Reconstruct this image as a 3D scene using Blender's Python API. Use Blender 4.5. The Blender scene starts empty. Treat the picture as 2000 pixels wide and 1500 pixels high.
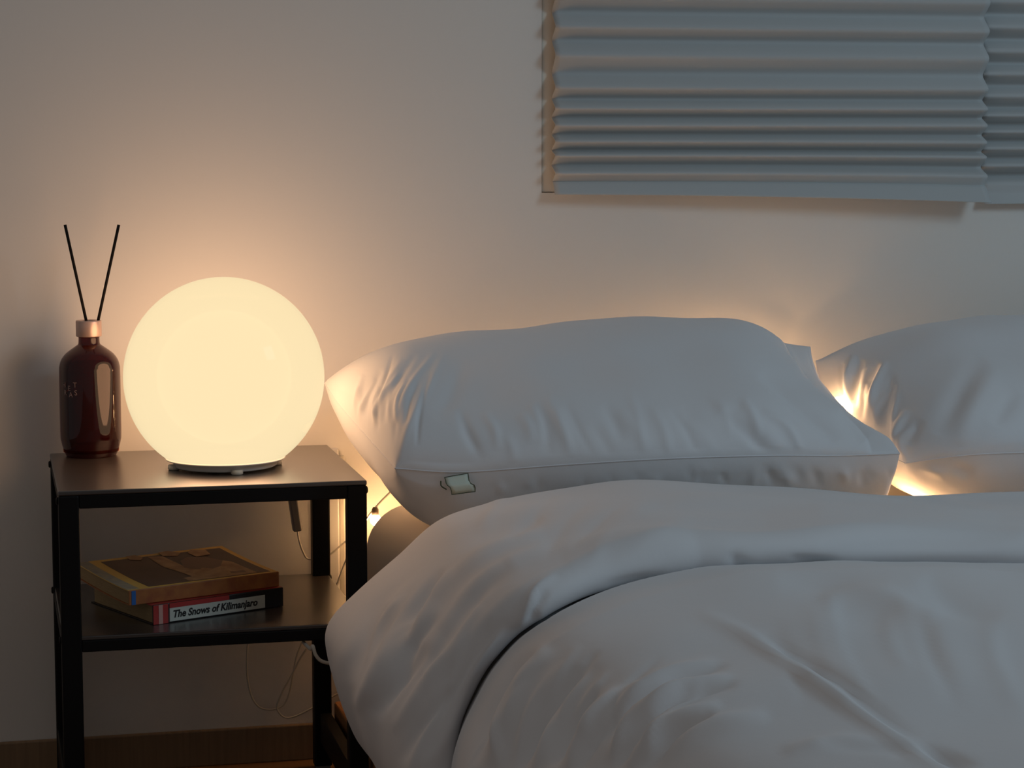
import bpy, bmesh, math, random
import numpy as np
from mathutils import Vector, Matrix

random.seed(7)
scn = bpy.context.scene
COL = scn.collection

# ------------------------------------------------------------------ camera
FPX, CZ, WALLD = 4400.0, 0.86, 3.02           # focal length in pixels of a 2000 px frame
PHI = math.atan(492 / FPX)                     # pitch down
TH = math.atan(1070 * math.cos(PHI) / FPX)     # yaw to the right
cam = bpy.data.cameras.new('camera'); cam.sensor_width = 36; cam.lens = 36 * FPX / 2000
cam.clip_start = 0.05
camo = bpy.data.objects.new('camera', cam); COL.objects.link(camo)
camo.location = (0, -WALLD, CZ); camo.rotation_euler = (math.pi / 2 - PHI, 0, -TH)
scn.camera = camo

# ------------------------------------------------------------------ light and exposure
scn.view_settings.view_transform = 'Standard'
scn.view_settings.look = 'None'
scn.view_settings.gamma = 1
scn.view_settings.use_curve_mapping = False
scn.view_settings.exposure = 0.0
w = bpy.data.worlds.new('world'); scn.world = w; w.use_nodes = True
w.node_tree.nodes['Background'].inputs['Color'].default_value = (0.97, 0.93, 0.91, 1)
w.node_tree.nodes['Background'].inputs['Strength'].default_value = 0.135
sk = bpy.data.lights.new('dusk_window_light', 'AREA'); sk.shape = 'RECTANGLE'; sk.size = 0.7; sk.size_y = 0.85
sk.energy = 16; sk.color = (0.54, 0.80, 1.0)
sko = bpy.data.objects.new('dusk_window_light', sk); COL.objects.link(sko)
sko.location = (2.85, -2.2, 2.15)
sko.rotation_euler = (Vector((0.95, -0.3, 0.55)) - Vector(sko.location)).to_track_quat('-Z', 'Y').to_euler()

LAMP_W = 18.0
BULB_E = 75.0

# ------------------------------------------------------------------ pixel helpers (2000x1500 frame)
CAM = np.array([0, -WALLD, CZ])
R_ = np.array([math.cos(TH), -math.sin(TH), 0])
F_ = np.array([math.sin(TH) * math.cos(PHI), math.cos(TH) * math.cos(PHI), -math.sin(PHI)])
U_ = np.cross(R_, F_)
def ray(x, y): return F_ + R_ * (x - 1000) / FPX - U_ * (y - 750) / FPX
def atY(x, y, yy): d = ray(x, y); return CAM + d * (yy + WALLD) / d[1]
def atZ(x, y, z): d = ray(x, y); return CAM + d * (z - CZ) / d[2]
def proj(p):
    v = p - CAM; k = v @ F_
    return 1000 + FPX * (v @ R_) / k, 750 - FPX * (v @ U_) / k

# ------------------------------------------------------------------ materials
def mat(name, color, rough=0.6, metal=0.0, spec=0.5, bump=None, var=None, coat=0.0, sheen=0.0):
    m = bpy.data.materials.new(name); m.use_nodes = True
    nt = m.node_tree; b = nt.nodes['Principled BSDF']
    b.inputs['Base Color'].default_value = (*color, 1); b.inputs['Roughness'].default_value = rough
    b.inputs['Metallic'].default_value = metal; b.inputs['Specular IOR Level'].default_value = spec
    b.inputs['Coat Weight'].default_value = coat; b.inputs['Coat Roughness'].default_value = 0.3; b.inputs['Sheen Weight'].default_value = sheen
    tc = nt.nodes.new('ShaderNodeTexCoord')
    if bump:                                    # list of (scale, strength, distance)
        prev = None
        for sc_, st, di in bump:
            n = nt.nodes.new('ShaderNodeTexNoise'); n.inputs['Scale'].default_value = sc_; n.inputs['Detail'].default_value = 4
            nt.links.new(tc.outputs['Object'], n.inputs['Vector'])
            bp = nt.nodes.new('ShaderNodeBump'); bp.inputs['Strength'].default_value = st; bp.inputs['Distance'].default_value = di
            nt.links.new(n.outputs['Fac'], bp.inputs['Height'])
            if prev: nt.links.new(prev.outputs['Normal'], bp.inputs['Normal'])
            prev = bp
        nt.links.new(prev.outputs['Normal'], b.inputs['Normal'])
    if var:                                     # (scale, color2, stretch)
        sc_, c2, stretch = var
        mp = nt.nodes.new('ShaderNodeMapping'); mp.inputs['Scale'].default_value = stretch
        nt.links.new(tc.outputs['Object'], mp.inputs['Vector'])
        n = nt.nodes.new('ShaderNodeTexNoise'); n.inputs['Scale'].default_value = sc_; n.inputs['Detail'].default_value = 5
        nt.links.new(mp.outputs['Vector'], n.inputs['Vector'])
        cr = nt.nodes.new('ShaderNodeValToRGB')
        cr.color_ramp.elements[0].position = 0.3; cr.color_ramp.elements[1].position = 0.7
        cr.color_ramp.elements[0].color = (*color, 1); cr.color_ramp.elements[1].color = (*c2, 1)
        nt.links.new(n.outputs['Fac'], cr.inputs['Fac']); nt.links.new(cr.outputs['Color'], b.inputs['Base Color'])
    return m

M = {}
M['wall'] = mat('wall_paint', (0.80, 0.77, 0.72), 0.85, spec=0.2, bump=[(60, 0.10, 0.002), (420, 0.06, 0.0006)])
M['floor'] = mat('wood_floor', (0.24, 0.115, 0.045), 0.35, var=(6, (0.33, 0.17, 0.07), (1, 14, 1)), bump=[(90, 0.05, 0.001)])
M['base'] = mat('wood_skirting', (0.24, 0.155, 0.085), 0.5, var=(10, (0.31, 0.20, 0.11), (18, 1, 1)))
M['frame_wood'] = mat('orange_wood', (0.36, 0.15, 0.055), 0.5, var=(8, (0.46, 0.21, 0.08), (14, 1, 14)))
M['sheet'] = mat('mattress_sheet', (0.72, 0.66, 0.58), 0.9, spec=0.2, bump=[(700, 0.10, 0.0006)], sheen=0.1)
M['cotton'] = mat('white_cotton', (0.80, 0.80, 0.81), 0.85, spec=0.2, bump=[(38, 0.10, 0.004), (900, 0.08, 0.0005)], sheen=0.12)
M['seam'] = mat('seam_thread', (0.78, 0.78, 0.80), 0.9, spec=0.1)
M['tag'] = mat('tag_fabric', (0.66, 0.72, 0.62), 0.8, spec=0.2)
M['tagline'] = mat('tag_print', (0.09, 0.11, 0.07), 0.8, spec=0.1)
M['black'] = mat('black_steel', (0.005, 0.0045, 0.0045), 0.5, spec=0.2)
M['blacktop'] = mat('black_board', (0.035, 0.028, 0.025), 0.30, spec=1.0, coat=0.6, bump=[(500, 0.05, 0.0004)])
M['shade'] = mat('pleated_paper', (0.52, 0.535, 0.53), 0.9, spec=0.15, bump=[(300, 0.06, 0.0005)])
M['white'] = mat('white_plastic', (0.78, 0.76, 0.72), 0.45)
M['grey'] = mat('grey_plastic', (0.22, 0.20, 0.185), 0.5)
M['cord'] = mat('cord_rubber', (0.62, 0.58, 0.50), 0.5)
M['winframe'] = mat('window_frame', (0.84, 0.76, 0.64), 0.5)
M['reed'] = mat('black_reed', (0.012, 0.010, 0.009), 0.8, spec=0.1)
M['cap'] = mat('rose_cap', (0.62, 0.44, 0.38), 0.35, metal=0.55)
M['pages'] = mat('old_paper', (0.42, 0.30, 0.16), 0.9, spec=0.1, var=(40, (0.30, 0.20, 0.10), (1, 1, 60)))
M['cover_y'] = mat('yellow_cover', (0.78, 0.48, 0.10), 0.45)
M['cover_pale'] = mat('pale_cover', (0.42, 0.36, 0.22), 0.5, var=(90, (0.28, 0.27, 0.24), (1, 1, 1)))
M['spine_o'] = mat('orange_spine', (0.42, 0.16, 0.04), 0.5, var=(60, (0.30, 0.09, 0.03), (1, 1, 1)))
M['blue'] = mat('blue_mark', (0.02, 0.13, 0.42), 0.5)
M['red'] = mat('red_cover', (0.42, 0.035, 0.03), 0.4)
M['pink'] = mat('pink_band', (0.60, 0.33, 0.28), 0.5)
M['spine_w'] = mat('white_spine', (0.60, 0.62, 0.55), 0.5)
M['cover_k'] = mat('black_cover', (0.014, 0.012, 0.012), 0.4)
M['ink'] = mat('black_ink', (0.01, 0.01, 0.01), 0.7)
M['pic_dark'] = mat('picture_dark', (0.085, 0.045, 0.03), 0.5, var=(25, (0.13, 0.07, 0.045), (1, 1, 1)))
M['pic_tan'] = mat('picture_tan', (0.55, 0.33, 0.16), 0.5, var=(60, (0.33, 0.17, 0.08), (1, 1, 1)))
M['pic_brown'] = mat('picture_brown', (0.20, 0.10, 0.06), 0.5)
M['bottle_print'] = mat('bottle_print', (0.34, 0.24, 0.22), 0.6)
M['socket'] = mat('bulb_socket', (0.10, 0.07, 0.04), 0.5)

def glass_mat(name, tint, share, rough):
    # tinted glass: a clear tinted share, a dark glossy rest
    m = bpy.data.materials.new(name); m.use_nodes = True; nt = m.node_tree; b = nt.nodes['Principled BSDF']
    b.inputs['Base Color'].default_value = (0.020, 0.003, 0.003, 1); b.inputs['Roughness'].default_value = rough
    b.inputs['Coat Weight'].default_value = 0.8; b.inputs['Coat Roughness'].default_value = 0.03
    tr = nt.nodes.new('ShaderNodeBsdfTransparent'); tr.inputs['Color'].default_value = (*tint, 1)
    mx = nt.nodes.new('ShaderNodeMixShader'); mx.inputs[0].default_value = share
    nt.links.new(b.outputs[0], mx.inputs[1]); nt.links.new(tr.outputs[0], mx.inputs[2])
    nt.links.new(mx.outputs[0], nt.nodes['Material Output'].inputs['Surface'])
    return m
M['amber'] = glass_mat('amber_glass', (0.42, 0.12, 0.10), 0.42, 0.05)
M['liquid'] = glass_mat('dark_liquid', (0.75, 0.40, 0.32), 0.85, 0.2)
def opal_mat():
    # opal glass lit from inside: glows evenly and lets a share of the lamp's light straight through
    m = bpy.data.materials.new('opal_glass'); m.use_nodes = True; nt = m.node_tree
    for n in list(nt.nodes): nt.nodes.remove(n)
    out = nt.nodes.new('ShaderNodeOutputMaterial'); em = nt.nodes.new('ShaderNodeEmission'); tr = nt.nodes.new('ShaderNodeBsdfTransparent')
    em.inputs['Color'].default_value = (1.0, 0.80, 0.47, 1); em.inputs['Strength'].default_value = 1.0
    tr.inputs['Color'].default_value = (1, 1, 1, 1)
    mx = nt.nodes.new('ShaderNodeMixShader'); mx.inputs[0].default_value = 0.10
    gl = nt.nodes.new('ShaderNodeBsdfGlossy'); gl.inputs['Roughness'].default_value = 0.04
    fr = nt.nodes.new('ShaderNodeFresnel'); fr.inputs['IOR'].default_value = 1.35
    sc_ = nt.nodes.new('ShaderNodeMath'); sc_.operation = 'MULTIPLY'; sc_.inputs[1].default_value = 0.22
    m2 = nt.nodes.new('ShaderNodeMixShader')
    nt.links.new(em.outputs[0], mx.inputs[1]); nt.links.new(tr.outputs[0], mx.inputs[2])
    nt.links.new(fr.outputs[0], sc_.inputs[0]); nt.links.new(sc_.outputs[0], m2.inputs[0])
    nt.links.new(mx.outputs[0], m2.inputs[1]); nt.links.new(gl.outputs[0], m2.inputs[2])
    nt.links.new(m2.outputs[0], out.inputs['Surface'])
    return m
M['opal'] = opal_mat()
def emit(name, c, s):
    m = bpy.data.materials.new(name); m.use_nodes = True; b = m.node_tree.nodes['Principled BSDF']
    b.inputs['Base Color'].default_value = (*c, 1)
    b.inputs['Emission Color'].default_value = (*c, 1); b.inputs['Emission Strength'].default_value = s
    return m
M['bulb'] = emit('glowing_bulb', (1.0, 0.57, 0.26), BULB_E)

# ------------------------------------------------------------------ mesh helpers
def link(name, me, m, parent=None, smooth=False):
    o = bpy.data.objects.new(name, me); COL.objects.link(o)
    if m is not None: me.materials.append(m)
    if smooth:
        for p in me.polygons: p.use_smooth = True
    if parent is not None: o.parent = parent
    return o
def tag(o, label, cat, group=None):
    o['label'] = label; o['category'] = cat
    if group: o['group'] = group
    return o
def struct(o): o['kind'] = 'structure'; return o
def empty(name, loc, rz=0):
    o = bpy.data.objects.new(name, None); COL.objects.link(o); o.location = loc; o.rotation_euler = (0, 0, rz)
    o.empty_display_size = 0.05
    return o
def box(name, lo, hi, m, parent=None, bev=0.0, seg=2):
    bm = bmesh.new()
    lo, hi = Vector(lo), Vector(hi); c = (lo + hi) / 2; s = hi - lo
    bmesh.ops.create_cube(bm, size=1, matrix=Matrix.Translation(c) @ Matrix.Diagonal((*s, 1)))
    if bev > 0:
        bmesh.ops.bevel(bm, geom=bm.edges[:], offset=bev, segments=seg, affect='EDGES', profile=0.5)
    me = bpy.data.meshes.new(name); bm.to_mesh(me); bm.free()
    return link(name, me, m, parent)
def grid_mesh(name, P, m, parent=None, closed_u=False, flip=False):
    n, k = P.shape[:2]
    i = np.arange(n * k).reshape(n, k)
    if closed_u: i = np.vstack([i, i[:1]])
    q = np.stack([i[:-1, :-1], i[1:, :-1], i[1:, 1:], i[:-1, 1:]], -1).reshape(-1, 4)
    if flip: q = q[:, ::-1]
    me = bpy.data.meshes.new(name)
    me.vertices.add(n * k); me.vertices.foreach_set('co', P.reshape(-1).astype(np.float32))
    me.loops.add(q.size); me.loops.foreach_set('vertex_index', q.reshape(-1).astype(np.int32))
    me.polygons.add(len(q)); me.polygons.foreach_set('loop_start', np.arange(0, q.size, 4, dtype=np.int32))
    me.update(calc_edges=True); me.validate()
    return link(name, me, m, parent, True)
def lathe(name, prof, m, parent=None, seg=64, caps=(True, True), loc=(0, 0, 0)):
    bm = bmesh.new(); rings = []
    for r, z in prof:
        rings.append([bm.verts.new((r * math.cos(2 * math.pi * k / seg) + loc[0], r * math.sin(2 * math.pi * k / seg) + loc[1], z + loc[2])) for k in range(seg)])
    for a, b in zip(rings, rings[1:]):
        for k in range(seg): bm.faces.new((a[k], a[(k + 1) % seg], b[(k + 1) % seg], b[k]))
    if caps[0]: bm.faces.new(rings[0][::-1])
    if caps[1]: bm.faces.new(rings[-1])
    me = bpy.data.meshes.new(name); bm.to_mesh(me); bm.free()
    return link(name, me, m, parent, True)
def smooth_path(pts, n=12):
    pts = [np.array(p, float) for p in pts]
    if len(pts) < 3: return pts
    P = [2 * pts[0] - pts[1]] + pts + [2 * pts[-1] - pts[-2]]; out = []
    for i in range(1, len(P) - 2):
        for t in np.linspace(0, 1, n, endpoint=False):
            a, b, c, d = P[i - 1:i + 3]
            out.append(0.5 * (2 * b + (c - a) * t + (2 * a - 5 * b + 4 * c - d) * t * t + (3 * b - a - 3 * c + d) * t ** 3))
    out.append(pts[-1]); return out
def tube(name, pts, r, m, parent=None, seg=8, smooth=True, n=12):
    pts = smooth_path(pts, n) if smooth else [np.array(p, float) for p in pts]
    bm = bmesh.new(); rings = []; up = None
    for i, p in enumerate(pts):
        a = pts[max(i - 1, 0)]; b = pts[min(i + 1, len(pts) - 1)]
        t = Vector(b - a).normalized()
        if up is None: up = t.orthogonal().normalized()
        up = (up - t * up.dot(t)).normalized(); s = t.cross(up)
        rings.append([bm.verts.new(Vector(p) + (up * math.cos(2 * math.pi * k / seg) + s * math.sin(2 * math.pi * k / seg)) * r) for k in range(seg)])
    for a, b in zip(rings, rings[1:]):
        for k in range(seg): bm.faces.new((a[k], a[(k + 1) % seg], b[(k + 1) % seg], b[k]))
    bm.faces.new(rings[0][::-1]); bm.faces.new(rings[-1])
    me = bpy.data.meshes.new(name); bm.to_mesh(me); bm.free()
    return link(name, me, m, parent, True)
def prism(name, poly, z0, z1, m, parent=None):
    bm = bmesh.new()
    a = [bm.verts.new((x, y, z0)) for x, y in poly]; b = [bm.verts.new((x, y, z1)) for x, y in poly]
    n = len(poly)
    for k in range(n): bm.faces.new((a[k], a[(k + 1) % n], b[(k + 1) % n], b[k]))
    bm.faces.new(a[::-1]); bm.faces.new(b)
    bmesh.ops.recalc_face_normals(bm, faces=bm.faces)
    me = bpy.data.meshes.new(name); bm.to_mesh(me); bm.free()
    return link(name, me, m, parent)
def text(name, s, size, m, parent, mtx, bold=0.0, shear=0.0, ext=0.0002, width=None):
    cu = bpy.data.curves.new(name, 'FONT'); cu.body = s; cu.size = size; cu.offset = bold; cu.shear = shear; cu.extrude = ext
    cu.resolution_u = 3
    o = bpy.data.objects.new(name, cu); COL.objects.link(o)
    dg = bpy.context.evaluated_depsgraph_get(); me = bpy.data.meshes.new_from_object(o.evaluated_get(dg)); me.name = name
    bpy.data.objects.remove(o); bpy.data.curves.remove(cu)
    if width:
        xs = [v.co.x for v in me.vertices]; k = width / (max(xs) - min(xs))
        for v in me.vertices: v.co.x = (v.co.x - min(xs)) * k
    t = link(name, me, m, parent); me.transform(mtx); return t

# ------------------------------------------------------------------ setting
WX0, WX1, WTOP, WT = -2.2, 4.2, 2.5, 0.14
wx0, wx1, wz0, wz1 = 0.772, 2.10, 0.777, 1.75            # window opening in the back wall
bm = bmesh.new()
def addbox(bm, lo, hi):
    lo, hi = Vector(lo), Vector(hi)
    bmesh.ops.create_cube(bm, size=1, matrix=Matrix.Translation((lo + hi) / 2) @ Matrix.Diagonal((*(hi - lo), 1)))
addbox(bm, (WX0, 0, 0), (wx0, WT, WTOP)); addbox(bm, (wx1, 0, 0), (WX1, WT, WTOP))
addbox(bm, (wx0, 0, 0), (wx1, WT, wz0)); addbox(bm, (wx0, 0, wz1), (wx1, WT, WTOP))
me = bpy.data.meshes.new('wall_back'); bm.to_mesh(me); bm.free()
struct(link('wall_back', me, M['wall']))
struct(box('floor', (WX0, -4.5, -0.05), (WX1, WT, 0), M['floor']))
struct(box('baseboard_back', (WX0, -0.009, 0), (WX1, -0.0005, 0.05), M['base'], bev=0.002))
win = struct(empty('window_1', (0, 0, 0)))
box('window_frame', (wx0 + 0.001, 0.002, wz0 + 0.001), (wx0 + 0.07, 0.090, wz1 - 0.001), M['winframe'], win)
box('window_frame', (wx1 - 0.04, 0.055, wz0), (wx1, 0.090, wz1), M['winframe'], win)
box('window_frame', (wx0 + 0.07, 0.055, wz0), (wx1 - 0.04, 0.090, wz0 + 0.04), M['winframe'], win)
box('window_frame', (wx0 + 0.07, 0.055, wz1 - 0.04), (wx1 - 0.04, 0.090, wz1), M['winframe'], win)
box('window_frame', (1.42, 0.055, wz0 + 0.04), (1.46, 0.090, wz1 - 0.04), M['winframe'], win)
mg = mat('night_glass', (0.03, 0.035, 0.04), 0.1)
box('pane', (wx0 + 0.07, 0.068, wz0 + 0.04), (1.42, 0.074, wz1 - 0.04), mg, win)
box('pane', (1.46, 0.068, wz0 + 0.04), (wx1 - 0.04, 0.074, wz1 - 0.04), mg, win)

# ------------------------------------------------------------------ bed
FX0, FX1, FY0, FY1 = 0.468, 2.06, -2.10, -0.055
bed = tag(empty('bed_frame', (1.26, -1.08, 0)), 'low orange wooden bed frame under the mattress', 'bed')
def L(o, e):                                              # keep world coordinates while parented to an unrotated empty
    o.location = (-e.location[0], -e.location[1], -e.location[2]); return o
L(box('side_rail', (FX0, FY0, 0.03), (FX0 + 0.03, FY1, 0.092), M['frame_wood'], bed, 0.003), bed)
L(box('side_rail', (FX1 - 0.03, FY0, 0.03), (FX1, FY1, 0.092), M['frame_wood'], bed, 0.003), bed)
L(box('end_rail', (FX0 + 0.03, FY1 - 0.03, 0.03), (FX1 - 0.03, FY1, 0.092), M['frame_wood'], bed, 0.003), bed)
L(box('end_rail', (FX0 + 0.03, FY0, 0.03), (FX1 - 0.03, FY0 + 0.03, 0.092), M['frame_wood'], bed, 0.003), bed)
for k in range(12):
    y0 = FY0 + 0.06 + k * 0.165
    L(box('slat', (FX0 + 0.03, y0, 0.07), (FX1 - 0.03, y0 + 0.08, 0.088), M['frame_wood'], bed), bed)
for x in (FX0 + 0.02, FX1 - 0.08):
    for y in (FY0 + 0.05, FY1 - 0.11): L(box('leg', (x, y, 0), (x + 0.06, y + 0.06, 0.032), M['frame_wood'], bed), bed)

MX0, MX1, MY0, MY1, MZ0, MZ1 = 0.502, 2.02, -2.06, -0.062, 0.094, 0.371
def soft_box(name, lo, hi, r, m, nseg=10):
    bm = bmesh.new(); addbox(bm, lo, hi)
    bmesh.ops.bevel(bm, geom=bm.edges[:], offset=r, segments=nseg, affect='EDGES', profile=0.5)
    me = bpy.data.meshes.new(name); bm.to_mesh(me); bm.free(); return link(name, me, m, None, True)
tag(soft_box('mattress', (MX0, MY0, MZ0), (MX1, MY1, MZ1), 0.065, M['sheet']), 'thick mattress in a beige fitted sheet with rounded edges', 'mattress')

# ------------------------------------------------------------------ cloth tools
def wrinkle_disp(P, wr):
    x, y = proj(P.reshape(-1, 3)); D = np.zeros(len(x))
    for pts, sg, amp, kind in wr:
        pts = np.array(smooth_path([(a, b, 0) for a, b in pts], 5))[:, :2]
        seg = np.diff(pts, axis=0); ln = np.hypot(seg[:, 0], seg[:, 1]); cum = np.r_[0, np.cumsum(ln)]
        lo, hi = pts.min(0) - 4 * sg, pts.max(0) + 4 * sg
        idx = np.where((x > lo[0]) & (x < hi[0]) & (y > lo[1]) & (y < hi[1]))[0]
        if not len(idx): continue
        xx, yy = x[idx], y[idx]; best = np.full(len(idx), 1e9); sd = np.zeros(len(idx)); al = np.zeros(len(idx))
        for k in range(len(seg)):
            dx, dy = xx - pts[k, 0], yy - pts[k, 1]; l = max(ln[k], 1e-6)
            t = np.clip((dx * seg[k, 0] + dy * seg[k, 1]) / l ** 2, 0, 1)
            ex, ey = dx - t * seg[k, 0], dy - t * seg[k, 1]; d = np.hypot(ex, ey); u = d < best
            best[u] = d[u]; sd[u] = np.sign(seg[k, 0] * ey - seg[k, 1] * ex)[u]; al[u] = (cum[k] + t * ln[k])[u]
        tp = np.clip(np.sin(np.pi * np.clip(al / cum[-1], 0, 1)), 0, 1) ** 0.75 if kind != 'f' else 1.0
        q = best / sg
        D[idx] += amp * tp * (np.exp(-q * q / 2) if kind != 'd' else 1.65 * sd * q * np.exp(-q * q / 2))
    return D.reshape(P.shape[:2])
def normals(P):
    du = np.gradient(P, axis=0); dv = np.gradient(P, axis=1); n = np.cross(du, dv)
    return n / (np.linalg.norm(n, axis=2, keepdims=True) + 1e-12)
_rng = np.random.RandomState(3)
def waves(P, n, lmin, lmax, amp, seed, aniso=(1, 1, 1)):
    rg = np.random.RandomState(seed); out = np.zeros(P.shape[:2])
    for _ in range(n):
        d = rg.normal(size=3) * np.array(aniso); d /= np.linalg.norm(d); l = rg.uniform(lmin, lmax)
        out += np.sin(2 * np.pi / l * (P @ d) + rg.uniform(0, 6.28)) * l
    return out * amp / (n ** 0.5 * (lmin + lmax) / 2)

# ------------------------------------------------------------------ duvet
back_c = [(.482,.20),(.448,.168),(.423,.162),(.401,.209),(.386,.27),(.388,.305),(.419,.342),(.462,.385),(.508,.427),(.568,.443),(.665,.454),(.758,.462),(.892,.447),(1.094,.428),(1.258,.423),(1.6,.425),(2.0,.43),(2.07,.39),(2.10,.26)]
fold_c = [(.482,.20),(.446,.160),(.415,.165),(.392,.22),(.386,.28),(.394,.325),(.412,.365),(.432,.400),(.462,.435),(.502,.458),(.567,.472),(.667,.482),(.80,.478),(.961,.466),(1.2,.455),(1.6,.45),(2.0,.44),(2.07,.39),(2.10,.26)]
def resample(c, n, ref=None):
    c = np.array(smooth_path([(a, b, 0) for a, b in c], 16))[:, :2]
    k = np.linspace(0, 1, len(c)); return c, k
cb, kb = resample(back_c, 0); cf, kf = resample(fold_c, 0)
ds = np.r_[0, np.cumsum(np.linalg.norm(np.diff((cb + cf) / 2, axis=0), axis=1))]
NS = 420
ss = np.linspace(0, ds[-1], NS)
PB = np.stack([np.interp(ss, ds, cb[:, i]) for i in (0, 1)], 1)
PF = np.stack([np.interp(ss, ds, cf[:, i]) for i in (0, 1)], 1)
def outward(Q):
    t = np.gradient(Q, axis=0); n = np.stack([-t[:, 1], t[:, 0]], 1); return n / np.linalg.norm(n, axis=1, keepdims=True)
NB, NF = outward(PB), outward(PF)
YB = -0.500 + 0.0 * ss
xs_top = PB[:, 0]
YB = YB - 0.03 * np.exp(-((ss - 0.42) / 0.12) ** 2)
YFOLD = -1.07 + 0.008 * np.sin(ss * 9) + 0.004 * np.sin(ss * 23 + 1) + 0.055 * np.clip((ss - 0.42) / 0.2, 0, 1) + 0.02 * np.clip((ss - 0.65) / 0.3, 0, 1)
def duvet_sheet(tv, layer):
    rows = []
    for y_of, off in tv:
        y = y_of
        k = np.clip((y - YB) / (YFOLD - YB), 0, 1.0)[:, None]
        Q = PB * (1 - k) + PF * k; N = NB * (1 - k) + NF * k
        Q = Q + N * (off[:, None] if np.ndim(off) else off)
        rows.append(np.stack([Q[:, 0], y, Q[:, 1]], 1))
    return np.array(rows)
ones = np.ones(NS)
tvA = []
rb, hb = 0.045, 0.042
for a in np.linspace(0, math.pi / 2, 14)[:-1]:           # rolled back edge by the pillows
    tvA.append((YB - rb * (1 - math.cos(a)), -hb * (1 - math.sin(a)) * ones))
for t in np.linspace(0, 1, 170):
    tvA.append(((YB - rb) * (1 - t) + (YFOLD + 0.035) * t, 0 * ones))
ra, ha = 0.035, 0.040
for a in np.linspace(0, math.pi * 0.85, 26)[1:]:          # rolled front edge of the turned-down band
    tvA.append((YFOLD + 0.035 - ra * math.sin(a), -ha / 2 * (1 - math.cos(a)) * ones))
A = duvet_sheet(tvA, 'A')
W_A = [
 ([(862,1108),(835,1150),(812,1195),(792,1240)], 7, -.006, 'g'), ([(880,1112),(850,1160),(825,1210),(800,1260)], 9, .005, 'g'),
 ([(1062,1036),(960,1072),(890,1120),(850,1170)], 12, .006, 'g'), ([(1070,1060),(980,1105),(920,1150),(860,1230)], 10, .005, 'g'),
 ([(1000,1100),(930,1160),(880,1240),(830,1310)], 9, -.005, 'g'), ([(930,1175),(880,1260),(820,1350),(770,1430)], 9, .006, 'g'),
 ([(955,1205),(905,1290),(860,1390),(835,1480)], 8, -.005, 'g'), ([(985,1225),(930,1300),(890,1390),(850,1490)], 8, .005, 'g'),
 ([(835,1260),(775,1330),(735,1400)], 10, -.006, 'g'), ([(790,1240),(740,1320),(700,1390)], 10, .005, 'g'),
 ([(870,1340),(815,1420),(790,1490)], 8, -.005, 'g'), ([(760,1180),(720,1260),(690,1330)], 12, -.004, 'g'),
 ([(1420,1075),(1440,1095),(1465,1108)], 9, -.003, 'g'), ([(1540,1090),(1580,1098),(1640,1100)], 8, -.003, 'g'),
 ([(1300,1120),(1240,1130),(1180,1145)], 8, -.002, 'g'), ([(1085,1120),(1050,1150),(1025,1195),(1012,1230)], 6, .004, 'g'), ([(1065,1150),(1050,1185),(1035,1215)], 6, -.004, 'g'),
 ([(1500,1010),(1700,1020),(1950,1010)], 14, .003, 'g'), ([(1250,985),(1400,1005),(1600,1000)], 18, -.003, 'g'),
 ([(1600,1070),(1800,1060),(1990,1040)], 14, -.003, 'g'), ([(1100,1090),(1200,1060),(1350,1050)], 16, .003, 'g'),
]
def fan(n, a0, a1, b0, b1, bow, sg, amp, seed):              # a family of like folds between two lines
    rg = np.random.RandomState(seed); out = []
    for i in range(n):
        t = (i + rg.uniform(-.3, .3)) / max(n - 1, 1)
        p = np.array(a0) * (1 - t) + np.array(a1) * t + rg.normal(0, 12, 2); q = np.array(b0) * (1 - t) + np.array(b1) * t + rg.normal(0, 12, 2)
        f0, f1 = rg.uniform(0, .3), rg.uniform(.65, 1)
        p, q = p + (q - p) * f0, p + (q - p) * f1
        d = q - p; m_ = (p + q) / 2 + np.array([-d[1], d[0]]) * (bow + rg.normal(0, .03))
        out.append(([tuple(p), tuple(m_), tuple(q)], sg * rg.uniform(.7, 1.4), amp * rg.uniform(.5, 1.2) * rg.choice([-1, 1]), 'g'))
    return out
W_A = [(p, g, a * 1.25, k) for p, g, a, k in W_A]
W_A += fan(16, (790, 1120), (1010, 1150), (660, 1330), (850, 1490), .06, 6, .0032, 1) + fan(8, (1000, 960), (1400, 960), (930, 1080), (1200, 1110), .05, 9, .0022, 2)
NA = normals(A)
if NA[90, 300, 2] < 0: NA = -NA
A += NA * (wrinkle_disp(A, W_A) + waves(A, 8, .10, .32, .0028, 5))[..., None]
tvB = []
ys = np.r_[np.linspace(-0.90, -1.95, 300), np.linspace(-1.96, -2.12, 20)]
for y in ys:
    dip = np.clip((y - (YFOLD - 0.02)) / 0.05, 0, 1)
    off = -0.030 + 0.016 * np.clip((YFOLD - y) / 0.12, 0, 1) - 0.012 * dip
    off = off - 0.03 * np.clip((-2.0 - y) / 0.12, 0, 1) ** 2
    tvB.append((y * ones, off))
B = duvet_sheet(tvB, 'B')
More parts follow.
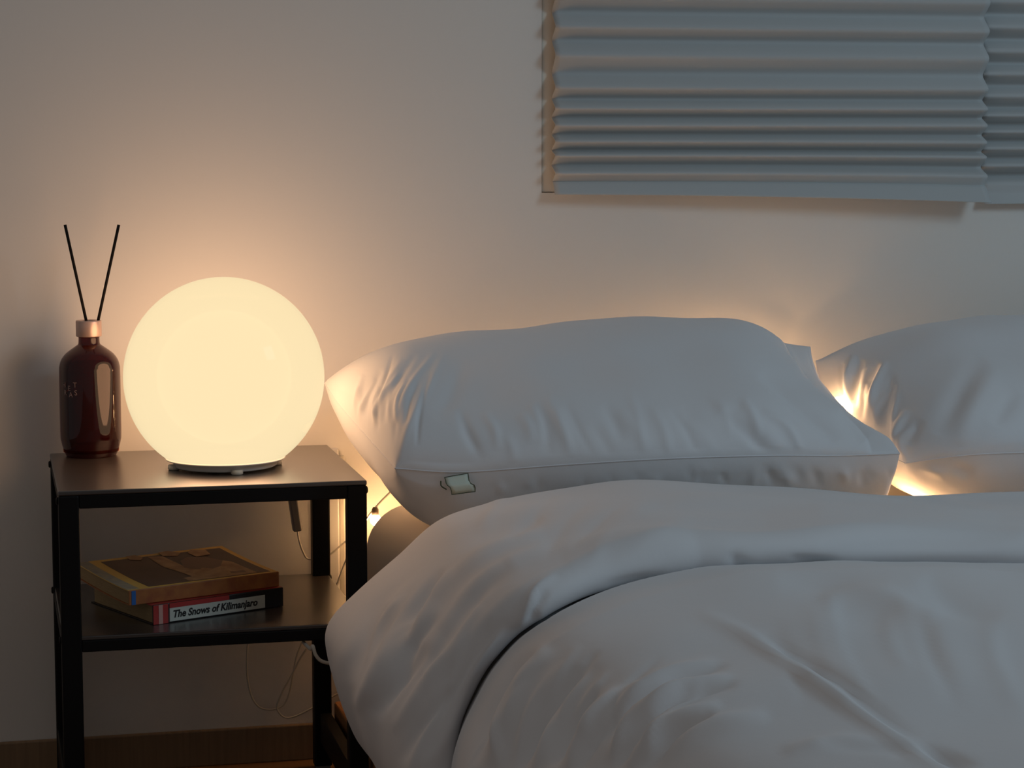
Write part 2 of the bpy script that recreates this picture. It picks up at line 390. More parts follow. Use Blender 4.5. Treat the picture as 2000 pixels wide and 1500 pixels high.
W_B = [
 ([(1048,1270),(1000,1320),(955,1410),(925,1500)], 9, -.008, 'g'), ([(1075,1268),(1030,1330),(985,1430),(960,1500)], 9, .007, 'g'),
 ([(1130,1300),(1075,1370),(1025,1470),(1010,1520)], 8, -.007, 'g'), ([(1150,1310),(1100,1380),(1055,1480),(1040,1520)], 8, .006, 'g'),
 ([(1165,1345),(1120,1410),(1085,1500)], 8, -.008, 'g'), ([(1250,1330),(1190,1380),(1140,1450),(1115,1510)], 9, .006, 'g'),
 ([(1290,1345),(1225,1385),(1165,1450),(1135,1510)], 8, -.007, 'g'), ([(1400,1288),(1310,1312),(1235,1365),(1165,1460)], 8, .005, 'g'),
 ([(1420,1300),(1320,1330),(1245,1380),(1190,1450)], 7, -.006, 'g'), ([(1430,1330),(1330,1355),(1255,1405),(1190,1490)], 8, .006, 'g'),
 ([(1440,1345),(1340,1372),(1265,1425),(1205,1500)], 7, -.007, 'g'), ([(1410,1385),(1320,1420),(1250,1480),(1230,1510)], 8, .006, 'g'),
 ([(1400,1405),(1320,1440),(1260,1505)], 8, -.006, 'g'), ([(1500,1400),(1380,1430),(1300,1490)], 10, .005, 'g'),
 ([(1360,1190),(1470,1245),(1590,1335),(1690,1400),(1775,1460),(1860,1510)], 9, .005, 'g'),
 ([(1480,1235),(1600,1315),(1700,1385),(1780,1440)], 8, -.005, 'g'),
 ([(1600,1165),(1680,1155),(1760,1180),(1830,1220)], 14, .005, 'g'), ([(1625,1185),(1690,1205),(1760,1200)], 22, -.004, 'g'),
 ([(1600,1455),(1680,1460),(1790,1470)], 9, -.004, 'g'),
 ([(1530,1470),(1640,1452),(1760,1470)], 10, .004, 'g'), ([(1790,1455),(1850,1480),(1900,1500)], 8, -.006, 'g'),
 ([(1800,1130),(1860,1180),(1950,1220)], 18, -.004, 'g'), ([(1520,1130),(1620,1140),(1730,1150)], 14, -.003, 'g'),
]
W_B = [(p, g, a * 1.15, k) for p, g, a, k in W_B]
W_B += fan(14, (1060, 1240), (1420, 1300), (960, 1500), (1240, 1510), .10, 6, .0035, 4) + fan(7, (1500, 1150), (1900, 1150), (1600, 1400), (1990, 1400), .05, 12, .0025, 5)
NBm = normals(B)
if NBm[90, 300, 2] < 0: NBm = -NBm
B += NBm * (wrinkle_disp(B, W_B) + waves(B, 8, .10, .35, .0028, 11))[..., None]
duv = tag(empty('duvet', (1.2, -1.2, MZ1)), 'puffy white cotton duvet with its top end turned down on the bed', 'duvet')
L(grid_mesh('turned_down_band', A, M['cotton'], duv), duv)
L(grid_mesh('main_panel', B, M['cotton'], duv), duv)

# ------------------------------------------------------------------ pillows
def curve3(pts, n):
    p = np.array(smooth_path(pts, 24)); d = np.r_[0, np.cumsum(np.linalg.norm(np.diff(p, axis=0), axis=1))]
    u = (0.5 - 0.5 * np.cos(np.linspace(0, np.pi, n))) * d[-1]; return np.stack([np.interp(u, d, p[:, i]) for i in range(3)], 1)
def ease(x): x = np.clip(x, 0, 1); return np.sqrt(np.clip(1 - (1 - x) ** 2, 0, 1))
def pillow(label, front, backc, left, right, top_h, bot_h, wt, wb, seed, loc):
    NU, NV = 260, 170
    c0, c1 = curve3(front, NU), curve3(backc, NU); d0, d1 = curve3(left, NV), curve3(right, NV)
    u = (0.5 - 0.5 * np.cos(np.linspace(0, np.pi, NU)))[:, None, None]; v = (0.5 - 0.5 * np.cos(np.linspace(0, np.pi, NV)))[None, :, None]   # denser toward the seams
    Pm = (1 - v) * c0[:, None] + v * c1[:, None] + (1 - u) * d0[None] + u * d1[None] - \
        ((1 - u) * (1 - v) * c0[0] + u * (1 - v) * c0[-1] + (1 - u) * v * c1[0] + u * v * c1[-1])
    uu, vv = u[..., 0] + 0 * v[..., 0], v[..., 0] + 0 * u[..., 0]
    n = np.cross(c0[-1] - c0[0], c1[0] - c0[0]); n /= np.linalg.norm(n)
    if n[2] < 0: n = -n
    root = tag(empty('pillow', loc), label, 'pillow')
    T_ = Pm + n * top_h(uu, vv)[..., None]
    Nn = normals(T_); Nn = Nn if Nn[130, 85, 2] > 0 else -Nn
    edge = np.clip(np.minimum(np.minimum(uu, 1 - uu), np.minimum(vv, 1 - vv)) / 0.006, 0, 1)
    T_ += Nn * ((wrinkle_disp(T_, wt) + waves(T_, 7, .05, .2, .0016, seed)) * edge)[..., None]
    B_ = Pm - n * bot_h(uu, vv)[..., None]
    Nn = normals(B_); Nn = Nn if Nn[130, 85, 2] < 0 else -Nn
    B_ += Nn * ((wrinkle_disp(B_, wb) + waves(B_, 7, .05, .2, .0016, seed + 1)) * edge)[..., None]
    B_[..., 2] = np.maximum(B_[..., 2], MZ1 + 0.002)
    L(grid_mesh('upper_cover', T_, M['cotton'], root), root)
    L(grid_mesh('under_cover', B_, M['cotton'], root, flip=True), root)
    loop = np.vstack([c0[3::3], d1[3::3], c1[-4::-3], d0[-4::-3]])
    L(tube('seam', loop, 0.0009, M['seam'], root, seg=6, smooth=False), root)
    return root, T_, B_
YF, YK = -0.455, -0.10
V = lambda x, y, yy: tuple(atY(x, y, yy))
frontL = [V(772,915,YF+.02), V(900,922,YF), V(1100,908,YF-.015), V(1300,896,YF-.02), V(1500,890,YF-.01), V(1640,890,YF), V(1757,886,YF)]
backL = [V(634,748,YK), V(800,715,YK+.01), V(1000,690,YK+.015), V(1300,672,YK+.02), V(1480,668,YK+.02), V(1582,678,YK+.02)]
leftL = [frontL[0], V(712,848,-.31), V(662,790,-.2), backL[0]]
rightL = [frontL[-1], V(1738,862,-.40), V(1690,836,-.33), V(1642,796,-.26), V(1604,748,-.18), V(1586,702,-.12), backL[-1]]
def topL(u, v):
    wl = 0.035 + 0.16 * v; wr = 0.24
    body = ease(u / wl) * (0.20 * ease((1 - u) / 0.05) + 0.80 * ease((1 - u - 0.06) / wr))
    return 0.080 * body * ease(v / 0.60) * ease((1 - v) / 0.42) * (0.92 + 0.11 * np.exp(-((u - 0.70) / 0.30) ** 2))
def botL(u, v): return 0.112 * ease(u / 0.20) * ease((1 - u) / 0.02) * ease(v / 0.22) * ease((1 - v) / 0.4)
wtL = [([(744,720),(716,770),(712,816)], 6, -.004, 'g'), ([(786,699),(742,770),(738,830)], 6, .004, 'g'), ([(812,694),(765,760),(748,830)], 6, -.004, 'g'),
 ([(850,690),(800,750),(768,830)], 7, .004, 'g'), ([(700,740),(690,790),(700,830)], 6, .003, 'g'), ([(668,755),(665,790)], 7, -.003, 'g'),
 ([(868,690),(842,745),(800,830),(778,900)], 8, .004, 'g'), ([(905,700),(880,770),(850,820)], 12, -.004, 'g'),
 ([(903,830),(925,865),(940,900)], 7, -.003, 'g'), ([(985,845),(1000,875),(1005,905)], 7, .003, 'g'), ([(1050,790),(1066,840),(1072,890)], 8, -.0035, 'g'),
 ([(1068,775),(1092,830),(1115,880)], 8, .0035, 'g'), ([(1155,828),(1180,862),(1195,895)], 8, -.003, 'g'), ([(1210,800),(1250,850),(1270,890)], 9, .003, 'g'),
 ([(1330,790),(1370,840),(1390,885)], 9, -.003, 'g'), ([(1400,780),(1450,840),(1480,890)], 10, .003, 'g'),
 ([(1484,730),(1535,770),(1595,820),(1635,860)], 9, -.007, 'g'), ([(1410,805),(1470,858),(1500,900)], 9, -.006, 'g'), ([(1440,800),(1500,850),(1530,890)], 11, .004, 'g'),
 ([(1520,655),(1545,690),(1570,730)], 5, .003, 'g'), ([(1640,800),(1690,860)], 10, -.004, 'g')]
wbL = [([(1490,893),(1502,920),(1512,955)], 7, -.006, 'g'), ([(1520,893),(1535,925),(1545,955)], 7, .005, 'g'), ([(1545,895),(1562,925),(1575,955)], 7, -.006, 'g'),
 ([(1580,895),(1592,925),(1600,955)], 7, -.005, 'g'), ([(1340,895),(1350,920),(1360,945)], 7, -.005, 'g'), ([(1370,895),(1382,925)], 7, .004, 'g'),
 ([(1640,900),(1650,930)], 8, .004, 'g'), ([(1685,900),(1698,940)], 9, -.004, 'g'), ([(980,915),(985,950)], 7, -.004, 'g'), ([(1240,898),(1250,925)], 7, .004, 'g')]
wtL += fan(12, (680, 735), (860, 680), (680, 840), (772, 900), .10, 4, .0045, 7) + fan(14, (900, 780), (1480, 760), (930, 905), (1560, 895), -.05, 6, .0045, 8)
wbL += fan(16, (900, 905), (1740, 892), (905, 975), (1750, 955), -.05, 6, .0035, 9)
wtL = [(p, g * (0.65 if max(a for a, b in p) < 870 else 1.0), a_ * (0.6 if max(a for a, b in p) < 870 else 0.6 if max(a for a, b in p) < 1480 else .9), k) for p, g, a_, k in wtL]
wbL = [(p, g, a_ * .5, k) for p, g, a_, k in wbL]
pl, TL_, BL_ = pillow('plump white pillow with a fabric tag, beside the round lamp', frontL, backL, leftL, rightL, topL, botL, wtL, wbL, 21, (0.8, -0.28, MZ1))

frontR = [V(1768,905,-.42), V(1880,890,YF), V(2000,884,YF-.01), V(2200,882,YF-.01), V(2500,880,YF), V(2760,876,YF+.02)]
backR = [V(1594,705,YK), V(1700,680,YK), V(1900,660,YK+.02), V(2200,655,YK+.02), V(2500,660,YK+.01), V(2640,690,YK)]
leftR = [frontR[0], V(1704,876,-.31), V(1646,838,-.22), V(1608,775,-.14), backR[0]]
rightR = [frontR[-1], V(2740,820,-.31), V(2680,740,-.2), backR[-1]]
def topR(u, v):
    return 0.095 * ease(u / (0.20 + 0.10 * v)) * ease((1 - u) / 0.2) * ease(v / 0.60) * ease((1 - v) / 0.42)
def botR(u, v): return 0.112 * ease(u / 0.30) * ease((1 - u) / 0.2) * ease(v / 0.18) * ease((1 - v) / 0.4)
wtR = [([(1668,692),(1656,736),(1656,790)], 5, .007, 'g'), ([(1684,700),(1672,745),(1668,800)], 5, -.005, 'g'), ([(1730,706),(1706,770),(1700,822)], 5, .006, 'g'),
 ([(1716,706),(1692,770),(1684,815)], 5, -.005, 'g'), ([(1745,730),(1722,790),(1716,835)], 5, -.004, 'g'), ([(1738,752),(1715,800),(1708,832)], 4, .004, 'g'),
 ([(1768,800),(1752,850),(1750,875)], 5, .005, 'g'), ([(1790,835),(1762,862),(1766,910)], 5, .005, 'g'), ([(1800,820),(1775,870)], 6, -.004, 'g'),
 ([(1920,700),(1870,770),(1830,850)], 14, -.005, 'g'), ([(1950,720),(1900,800),(1870,870)], 14, .004, 'g'), ([(1985,760),(1940,830)], 12, -.003, 'g')]
wtR += fan(10, (1640, 700), (1790, 760), (1655, 800), (1760, 900), .08, 4, .003, 10)
wbR = [([(1800,905),(1850,930)], 9, .004, 'g'), ([(1860,900),(1900,930)], 10, -.004, 'g')]
pr, TR_, BR_ = pillow('plump white pillow without a tag, beneath the overlapping edges of the blinds', frontR, backR, leftR, rightR, topR, botR, wtR, wbR, 31, (1.5, -0.28, MZ1))

# fabric tag folded over the front seam of the pillow
def surf_y(x, y):                                         # depth of the pillow's cover under a pixel
    S = np.vstack([TL_.reshape(-1, 3), BL_.reshape(-1, 3)]); a, b = proj(S)
    d = np.hypot(a - x, b - y); return S[d < 25][:, 1].min()
rows = [((868,932),(914,924)), ((870,938),(915,931)), ((871,944),(916,939)), ((874,948),(919,944)), ((879,952),(926,947)), ((881,958),(928,952)), ((882,966),(928,960))]
lift = [.001, .002, .004, .008, .009, .007, .006]
y0 = surf_y(895, 940)
G = np.array([[atY(a[0] * (1 - t) + b[0] * t, a[1] * (1 - t) + b[1] * t, y0 - .001 - lf) for t in np.linspace(0, 1, 6)] for (a, b), lf in zip(rows, lift)])
tg = grid_mesh('fabric_tag', G, M['tag'], pl); L(tg, pl); tg['label'] = 'small pale green folded tag'
md = tg.modifiers.new('thick', 'SOLIDIFY'); md.thickness = 0.0012; md.offset = 0
loop = [G[0, 0], *G[0, 1:], *G[1:, -1], *G[-1, -2::-1], *G[-2:0:-1, 0], G[0, 0]]
tl = tube('tag_border', [p + np.array([0, -.0008, 0]) for p in loop], 0.00045, M['tagline'], tg, seg=6, smooth=False)
tf = tube('tag_gap', [atY(861, 939, y0 - .006), atY(862, 949, y0 - .007), atY(872, 956, y0 - .007)], 0.0008, M['tagline'], tg, seg=6)

# ------------------------------------------------------------------ side table
T = 0.442; TW, TD = 0.366, 0.322
tab = tag(empty('side_table', (0.2800, -0.201, 0), math.radians(-0.4)), 'small black metal side table with a middle shelf beside the bed', 'table')
hw, hd = TW / 2, TD / 2; lw, ld = 0.0240, 0.020
box('tabletop', (-hw, -hd, T - 0.006), (hw, hd, T), M['blacktop'], tab, 0.0015)
for sx in (-1, 1):
    for sy in (-1, 1):
        x0 = -hw if sx < 0 else hw - lw; yy0 = -hd if sy < 0 else hd - ld
        lg = box('leg', (x0, yy0, 0.004), (x0 + lw, yy0 + ld, T - 0.006), M['black'], tab, 0.002)
        box('foot', (x0 + .002, yy0 + .002, 0), (x0 + lw - .002, yy0 + ld - .002, 0.006), M['grey'], lg, 0.001)
        bx = -hw - 0.0025 if sx < 0 else hw
        for zz in (T - 0.013, 0.262):
            kn = lathe('bolt', [(0.0045, 0), (0.0045, 0.0015), (0.003, 0.0025)], M['black'], lg, 16)
            kn.rotation_euler = (0, sx * math.pi / 2, 0); kn.location = (sx * hw, yy0 + ld / 2, zz)
def rails(z0, z1, front=True):
    if front:
        for y in (-hd, hd - 0.016): box('rail', (-hw + lw, y + 0.001, z0), (hw - lw, y + 0.016, z1), M['black'], tab, 0.0012)
    for x in (-hw, hw - 0.018): box('rail', (x + 0.001, -hd + ld, z0), (x + 0.017, hd - ld, z1), M['black'], tab, 0.0012)
rails(T - 0.022, T - 0.006); rails(0.248, 0.262); rails(0.040, 0.078, False)
box('shelf', (-hw + 0.002, -hd + 0.002, 0.262), (hw - 0.002, hd - 0.002, 0.267), M['blacktop'], tab, 0.001)
SH = 0.267

# ------------------------------------------------------------------ globe lamp
lc = atY(438, 736, -0.215); lr = 0.1248
lamp = tag(empty('globe_lamp', (lc[0], lc[1], T)), 'glowing round opal glass lamp on the black side table', 'lamp')
cz_ = lc[2] - T; a0 = -math.asin((cz_ - 0.014) / lr)
prof = [(lr * math.cos(a), cz_ + lr * math.sin(a)) for a in np.linspace(a0, math.pi / 2 - 0.004, 72)]
rb0 = prof[0][0]
lathe('glass_globe', [(rb0 - 0.02, prof[0][1] - 0.0003)] + prof, M['opal'], lamp, 96, caps=(True, True))
lathe('base_ring', [(0.052, 0.0025), (rb0 - 0.012, 0.0025), (rb0 - 0.010, 0.004), (rb0 - 0.010, 0.010), (rb0 - 0.001, 0.0112), (rb0 + 0.0006, 0.0125), (rb0 - 0.0008, 0.0132), (0.04, 0.0132)], M['white'], lamp, 72, caps=(True, True))
for k in range(4):
    a = math.radians(-84 + 90 * k)
    lathe('foot', [(0.006, 0), (0.0075, 0.001), (0.0075, 0.006)], M['cord'], lamp, 16, loc=((rb0 - 0.0095) * math.cos(a), (rb0 - 0.0095) * math.sin(a), 0))
pt = bpy.data.lights.new('lamp_bulb', 'POINT'); pt.energy = LAMP_W; pt.color = (1.0, 0.50, 0.26); pt.shadow_soft_size = 0.112
pto = bpy.data.objects.new('lamp_bulb', pt); COL.objects.link(pto); pto.parent = lamp; pto.location = (0, 0, cz_)

# ------------------------------------------------------------------ reed diffuser
bc = atZ(180, 893, T); bc = np.array([bc[0], bc[1] + 0.018, T])
dif = tag(empty('reed_diffuser', tuple(bc)), 'dark amber glass diffuser bottle with a rose cap beside the lamp', 'diffuser bottle')
k_ = (bc[1] + WALLD) / FPX * 0.995 / 4.69
def pz(cy): return (1390 - cy) * k_
prof = [(0.030, 0.0), (225 * k_, 0.0006), (250 * k_, pz(1325)), (268 * k_, pz(1255)), (275 * k_, pz(1190)), (276 * k_, pz(900)), (275 * k_, pz(620)), (270 * k_, pz(560)), (252 * k_, pz(505)), (215 * k_, pz(455)), (165 * k_, pz(415)), (115 * k_, pz(380)), (97 * k_, pz(360)), (94 * k_, pz(298))]
pp = smooth_path([(a, b, 0) for a, b in prof], 5)
lathe('glass_body', [(p[0], p[1]) for p in pp], M['amber'], dif, 64)
lathe('liquid', [(0.001, 0.004), (250 * k_, 0.006), (262 * k_, pz(1200)), (264 * k_, pz(540)), (0.001, pz(538))], M['liquid'], dif, 48)
lathe('cap', [(88 * k_, pz(299)), (112 * k_, pz(297)), (116 * k_, pz(290)), (116 * k_, pz(160)), (113 * k_, pz(152)), (60 * k_, pz(152)), (56 * k_, pz(170))], M['cap'], dif, 48)
def loc_of(x, y, yy): return np.array(atY(x, y, yy)) - bc
by = bc[1]
for (x0, y0_, x1, y1_) in ((127, 439, 170, 634), (232, 439, 190, 634)):
    tube('reed', [loc_of(x0, y0_, by), loc_of(x1, y1_, by)], 0.0019, M['reed'], dif, 8, smooth=False)
def on_bottle(tx, px, py, size):
    a = math.asin(max(-1, min(1, (px - 180.5) / 58.5)))  # angle round the bottle from the camera side
    face = math.atan2(CAM[1] - bc[1], CAM[0] - bc[0]) + a
    z = pz((py - 600) * 4.69)
    r = 276 * k_ + 0.0003
    nrm = Vector((math.cos(face), math.sin(face), 0)); ex = Vector((-math.sin(face), math.cos(face), 0)); ez = Vector((0, 0, 1))
    mt = Matrix.Translation(nrm * r + ez * z) @ Matrix((ex, ez, nrm)).transposed().to_4x4()
    o = text('letter', tx, size, M['bottle_print'], dif, mt, ext=0.00005)
for tx, px, py in (('H', 130, 758), ('E', 139, 764), ('T', 149, 757), ('R', 132, 773), ('A', 141, 776), ('S', 151, 772)):
    on_bottle(tx, px, py, 0.0095)

# ------------------------------------------------------------------ books
def book(label, fl, ang, ln, dp, z0, th, name='book'):
    e = tag(empty(name, (fl[0], fl[1], z0), ang), label, 'book', None); return e
a1 = math.radians(23.5)
L1, D1, H1 = 0.183, 0.165, 0.024
f1 = atZ(299, 1221, SH)
b1 = book('paperback with a white lettered spine lying flat on the black shelf, under another book', f1, a1, L1, D1, SH + 0.0003, H1)
box('back_cover', (0, 0.002, 0), (L1, D1, 0.0012), M['cover_k'], b1)
box('pages', (0.003, 0.003, 0.0012), (L1 - 0.003, D1 - 0.004, H1 - 0.0012), M['pages'], b1)
box('front_cover', (0, 0.002, H1 - 0.0012), (L1, D1, H1), M['red'], b1)
sp = box('spine', (0, -0.0012, 0), (L1, 0.002, H1), M['cover_k'], b1, 0.0008)
box('spine_band', (0.0, -0.0017, 0.0002), (0.020, -0.001, H1 - 0.0004), M['red'], sp)
box('spine_band', (0.007, -0.0021, 0.0002), (0.0125, -0.0016, H1 - 0.0004), M['pink'], sp)
box('spine_band', (0.022, -0.0017, H1 - 0.006), (0.105, -0.001, H1 - 0.0002), M['red'], sp)
box('spine_panel', (0.022, -0.0018, 0.0015), (0.156, -0.001, H1 - 0.0062), M['spine_w'], sp)
mt = Matrix.Translation((0.027, -0.0020, 0.0060)) @ Matrix.Rotation(math.pi / 2, 4, 'X')
text('spine_lettering', 'The Snows of Kilimanjaro', 0.0125, M['ink'], sp, mt, bold=0.00035, shear=0.22, width=0.118)

L2, D2, H2 = 0.206, 0.152, 0.0185
Z2 = SH + H1 + 0.0008
f2 = atZ(252, 1183, Z2)
b2 = book('worn yellow-bordered paperback with a brown picture cover, on top of another book', f2, math.radians(21.5), L2, D2, Z2, H2)
def bent(name, x0, x1, y0, y1, zb, th, m, parent, n=14):
    bm = bmesh.new(); g = []
    for j in range(n + 1):
        y = y0 + (y1 - y0) * j / n; dz = 0.010 * (max(0, y) / D2) ** 1.6
        g.append([bm.verts.new((x, y, z + dz)) for x, z in ((x0, zb), (x1, zb), (x1, zb + th), (x0, zb + th))])
    for a, b in zip(g, g[1:]):
        for k in range(4): bm.faces.new((a[k], a[(k + 1) % 4], b[(k + 1) % 4], b[k]))
    bm.faces.new(g[0][::-1]); bm.faces.new(g[-1]); bmesh.ops.recalc_face_normals(bm, faces=bm.faces)
    me = bpy.data.meshes.new(name); bm.to_mesh(me); bm.free(); return link(name, me, m, parent)
bent('back_cover', 0, L2, 0.001, D2, 0, 0.001, M['spine_o'], b2)
bent('pages', 0.002, L2 - 0.002, 0.002, D2 - 0.003, 0.001, H2 - 0.002, M['pages'], b2)
fc = bent('front_cover', 0, L2, 0.001, D2, H2 - 0.001, 0.001, M['cover_y'], b2)
bent('cover_strip', 0.0, 0.016, 0.004, D2 - 0.001, H2, 0.0003, M['cover_pale'], fc)
bent('picture', 0.030, L2 - 0.008, 0.007, D2 - 0.009, H2, 0.0003, M['pic_dark'], fc)
def patch(poly, m, h):
    bm = bmesh.new(); vs = [bm.verts.new((x, y, H2 + h + 0.010 * (y / D2) ** 1.6)) for x, y in poly]; bm.faces.new(vs)
    me = bpy.data.meshes.new('picture_shape'); bm.to_mesh(me); bm.free(); link('picture_shape', me, m, fc)
patch([(.086,.008),(.18,.008),(.18,.075),(.170,.090),(.148,.072),(.128,.068),(.115,.080),(.112,.135),(.093,.140),(.090,.090),(.098,.052),(.100,.030),(.086,.026)], M['pic_tan'], .0006)
patch([(.112,.075),(.122,.060),(.140,.052),(.156,.060),(.172,.085),(.160,.108),(.138,.118),(.122,.105)], M['pic_brown'], .0009)
patch([(.150,.115),(.172,.118),(.176,.140),(.158,.148),(.148,.135)], M['pic_tan'], .0010)
patch([(.066,.135),(.078,.128),(.086,.138),(.082,.152),(.068,.152)], M['pic_tan'], .0010)
patch([(.112,.135),(.130,.128),(.140,.140),(.128,.154),(.114,.152)], M['pic_tan'], .0010)
patch([(.150,.020),(.170,.018),(.172,.034),(.155,.040)], M['pic_brown'], .0009)
s2 = box('spine', (0, -0.001, 0), (L2, 0.001, H2), M['spine_o'], b2, 0.0007)
box('spine_mark', (0.003, -0.0016, 0.0005), (0.0085, -0.0009, H2 - 0.001), M['blue'], s2)

# ------------------------------------------------------------------ pleated blinds
def blind(label, x0, x1, pts, yfr, slope, zoff, loc, edge_drop):
    # pts: (pixel row, depth in front of the wall) read on one column; extruded along the wall
    e = tag(empty('pleated_blind', loc), label, 'blind', 'pleated paper blinds over the window')
    return e
def zrow(px, py, yy): return atY(px, py, yy)[2]
valleys = [26, 80, 144, 193, 229, 262, 293, 321]; ridges = [54, 109, 172, 212, 245, 276, 303, 337]
y_in, y_out = -0.001, -0.026
prof = []
z = None
for vpx, rpx in zip(valleys, ridges):
    prof.append((zrow(1300, vpx, y_in), y_in)); prof.append((zrow(1300, rpx, y_out), y_out))
# continue upward beyond the frame with an even pitch
top = []
zt = prof[0][0]
while zt < wz1 + 0.02:
    top.append((zt + 0.020, y_out)); zt += 0.040; top.append((zt, y_in))
prof = top[::-1] + prof
def pleat_mesh(name, x0, x1, prof, m, parent, sag, n=70, flare=0.0):
    xs = np.linspace(x0, x1, n); P = []
    fine = []
    for (za, ya), (zb, yb) in zip(prof, prof[1:]):
        for t in np.linspace(0, 1, 7, endpoint=False):
            fine.append((za + (zb - za) * t, ya + (yb - ya) * t))
    fine.append(prof[-1])
    fine = np.array(fine); k = np.array([.25, .5, .25])
    for _ in range(2):
        f2_ = fine.copy(); f2_[1:-1] = .25 * fine[:-2] + .5 * fine[1:-1] + .25 * fine[2:]; fine = f2_
    rg = np.random.RandomState(5)
    for x in xs:
        f = (x - x0) / (x1 - x0)
        P.append([(x, y - flare * f * float(np.clip((0.81 - z) / 0.04, 0, 1)), z - sag(f, z)) for z, y in fine])
    o = grid_mesh(name, np.array(P), m, parent)
    md = o.modifiers.new('thick', 'SOLIDIFY'); md.thickness = 0.0008; md.offset = 0
    return o
bl = tag(empty('pleated_blind', (1.12, -0.03, wz1 + 0.06)), 'wide grey-white pleated paper blind hanging over the window, its bottom flap hanging loose', 'blind', 'pleated blinds over the window')
zlast = prof[-1][0]
bot = [(zlast - 0.012, y_in - 0.008), (zrow(1300, 356, -.02), -0.012), (zrow(1300, 381, -.03), -0.022)]
XL, XR = atY(1085, 300, -0.025)[0], 1.425
sagf = lambda f, z: 0.010 * f * f * np.clip((0.87 - z) / 0.1, 0, 1) + 0.006 * (f - 0.26) * np.clip((0.80 - z) / 0.03, 0, 1)
L(pleat_mesh('pleated_sheet', XL, XR, prof + bot, M['shade'], bl, sagf, flare=0.022), bl)
L(box('head_rail', (XL - 0.005, -0.045, wz1 + 0.02), (XR + 0.005, -0.001, wz1 + 0.06), M['white'], bl, 0.003), bl)
valR = [29, 77, 123, 166, 209, 242, 273, 307, 340]; y_in2, y_out2 = 0.020, -0.008
prof2 = []
for i, vpx in enumerate(valR):
    prof2.append((zrow(1975, vpx, y_in2), y_in2))
    nx = valR[i + 1] if i + 1 < len(valR) else 374
    prof2.append((zrow(1975, vpx + (nx - vpx) * .5, y_out2), y_out2))
top = []; zt = prof2[0][0]
while zt < wz1 - 0.05:
    top.append((zt + 0.018, y_out2)); zt += 0.036; top.append((zt, y_in2))
prof2 = top[::-1] + prof2
prof2 += [(zrow(1975, 378, 0.0), -0.006), (zrow(1975, 398, -.016), -0.016)]
b2d = tag(empty('pleated_blind', (1.75, 0.01, wz1)), 'pleated paper blind tucked behind the edge of the wider blind, above the untagged pillow', 'blind', 'pleated blinds over the window')
XR0, XR1 = 1.4258, 2.085
L(pleat_mesh('pleated_sheet', XR0, XR1, prof2, M['shade'], b2d, lambda f, z: 0 * f), b2d)
L(box('head_rail', (XR0, -0.008, wz1 - 0.04), (XR1, 0.024, wz1 - 0.002), M['white'], b2d, 0.003), b2d)

# ------------------------------------------------------------------ string light behind the pillows
sl = tag(empty('string_light', (0.85, -0.05, MZ1)), 'string of small warm bulbs strung along the wall behind the pillows', 'string light')
spots = [(.528, -.046, .338), (.605, -.036, .392), (.70, -.040, .400), (.82, -.040, .420), (.94, -.035, .430), (1.02, -.035, .515), (1.11, -.035, .500), tuple(atY(1637, 787, -.212)), tuple(atZ(1776, 992, .384))]
path = [(.462, -.03, .20), (.49, -.03, .28)] + [(x, y, z + .016) for x, y, z in spots[:7]] + [(1.125, -.03, .42), (1.128, -.06, .3735), (1.128, -.14, .3730)]
tail = [(1.128, -.14, .3730)] + [(spots[8][0] - .012, spots[8][1] + .01, .3730), (spots[8][0], spots[8][1], spots[8][2] - .008)]
L(tube('wire', path, 0.0014, M['cord'], sl, 6), sl); L(tube('wire', tail, 0.0014, M['cord'], sl, 6), sl)
b8 = spots[7]; L(tube('wire', [(b8[0], b8[1], b8[2] - .006), (b8[0] - .004, b8[1] + .012, b8[2] - .03), (1.130, b8[1] + .03, .40), (1.128, -.14, .3730)], 0.0012, M['cord'], sl, 6), sl)
for i_, (x, y, z) in enumerate(spots):
    bmh = bmesh.new(); bmesh.ops.create_icosphere(bmh, subdivisions=3, radius=0.0072, matrix=Matrix.Translation((x, y, z)) @ Matrix.Diagonal((1, 1, 1.15, 1)))
    me = bpy.data.meshes.new('bulb'); bmh.to_mesh(me); bmh.free()
    o = L(link('bulb', me, M['bulb'], sl, True), sl)
    if i_ < 7: L(lathe('socket', [(0.0048, 0.0062), (0.0048, 0.014), (0.003, 0.017)], M['socket'], sl, 12, loc=(x, y, z)), sl)

# ------------------------------------------------------------------ cables, adapter, panel behind the table
pn = tag(empty('slim_panel', (0.49, -0.02, 0)), 'slim white upright panel against the wall between table and mattress', 'panel')
q0, q1 = atY(636, 965, -0.012), atY(664, 1172, -0.012)
L(box('face', (q0[0], -0.013, q1[2] - .01), (q1[0], -0.002, T - 0.01), M['white'], pn, 0.002), pn)
q2 = atY(676, 1170, -0.012)
L(box('shaded_side', (q1[0] + .0008, -0.008, q1[2]), (q2[0], -0.002, T - 0.02), M['cord'], pn, 0.002), pn)  # shade on the white panel's side, put in as a darker colour

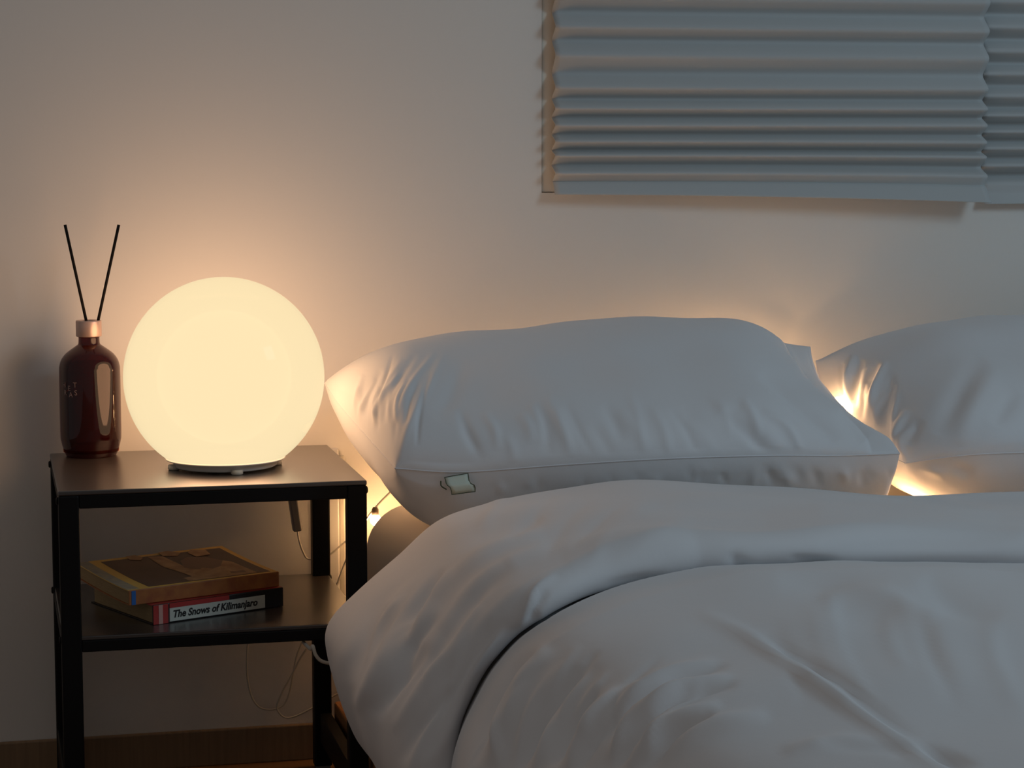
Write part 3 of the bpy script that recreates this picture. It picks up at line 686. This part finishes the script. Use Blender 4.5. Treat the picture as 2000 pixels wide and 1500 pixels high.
ad = tag(empty('inline_switch', tuple(atY(585, 1000, -0.028))), 'grey stick-shaped cable switch hanging beneath the tabletop', 'switch')
p0, p1 = atY(567, 945, -0.026), atY(581, 1037, -0.026)
dirv = Vector(p1 - p0); ln = dirv.length
bmh = bmesh.new(); bmesh.ops.create_cube(bmh, size=1, matrix=Matrix.Diagonal((0.0145, 0.012, ln, 1)))
bmesh.ops.bevel(bmh, geom=bmh.edges[:], offset=0.0025, segments=3, affect='EDGES', profile=0.5)
me = bpy.data.meshes.new('switch_body'); bmh.to_mesh(me); bmh.free()
so = link('switch_body', me, M['grey'], ad); so.rotation_euler = dirv.to_track_quat('-Z', 'Y').to_euler()
so.location = Vector((p0 + p1) / 2) - ad.location
L(tube('cord', [p1, atY(584, 1055, -0.026), atY(592, 1078, -0.022), atY(604, 1092, -0.018), atY(640, 1085, -0.034), atY(665, 1066, -0.034), atY(690, 1045, -0.030)], 0.0013, M['cord'], ad, 6), ad)

c1 = tube('thin_cable', [atY(x, y, -0.014) for x, y in ((485, 1235), (482, 1290), (484, 1330), (492, 1362), (505, 1380), (522, 1386), (540, 1384), (556, 1374), (566, 1350), (572, 1318), (580, 1280), (592, 1250), (600, 1236))], 0.0013, M['cord'], None, 6)
tag(c1, 'thin white cable hanging in one long loop against the wall under the shelf', 'cable')
c2 = tube('thin_cable', [atY(x, y, -0.017) for x, y in ((598, 1268), (584, 1290), (570, 1318), (552, 1350), (541, 1378), (545, 1392), (556, 1401), (570, 1401), (592, 1392), (630, 1372), (662, 1354), (690, 1345))], 0.0013, M['cord'], None, 6)
tag(c2, 'thin white cable crossing the looped cable and running to the bed frame', 'cable')
yb = -0.376
c3 = tube('cable_loop', [(.385, yb + .03, .243), (.388, yb - .008, .243), atY(611, 1262, yb - .016), atY(616, 1278, yb - .018), atY(626, 1290, yb - .018), atY(642, 1295, yb - .016), atY(662, 1294, yb - .006)], 0.0022, M['cord'], None, 8)
tag(c3, 'thick white cable curling out under the front of the shelf', 'cable')
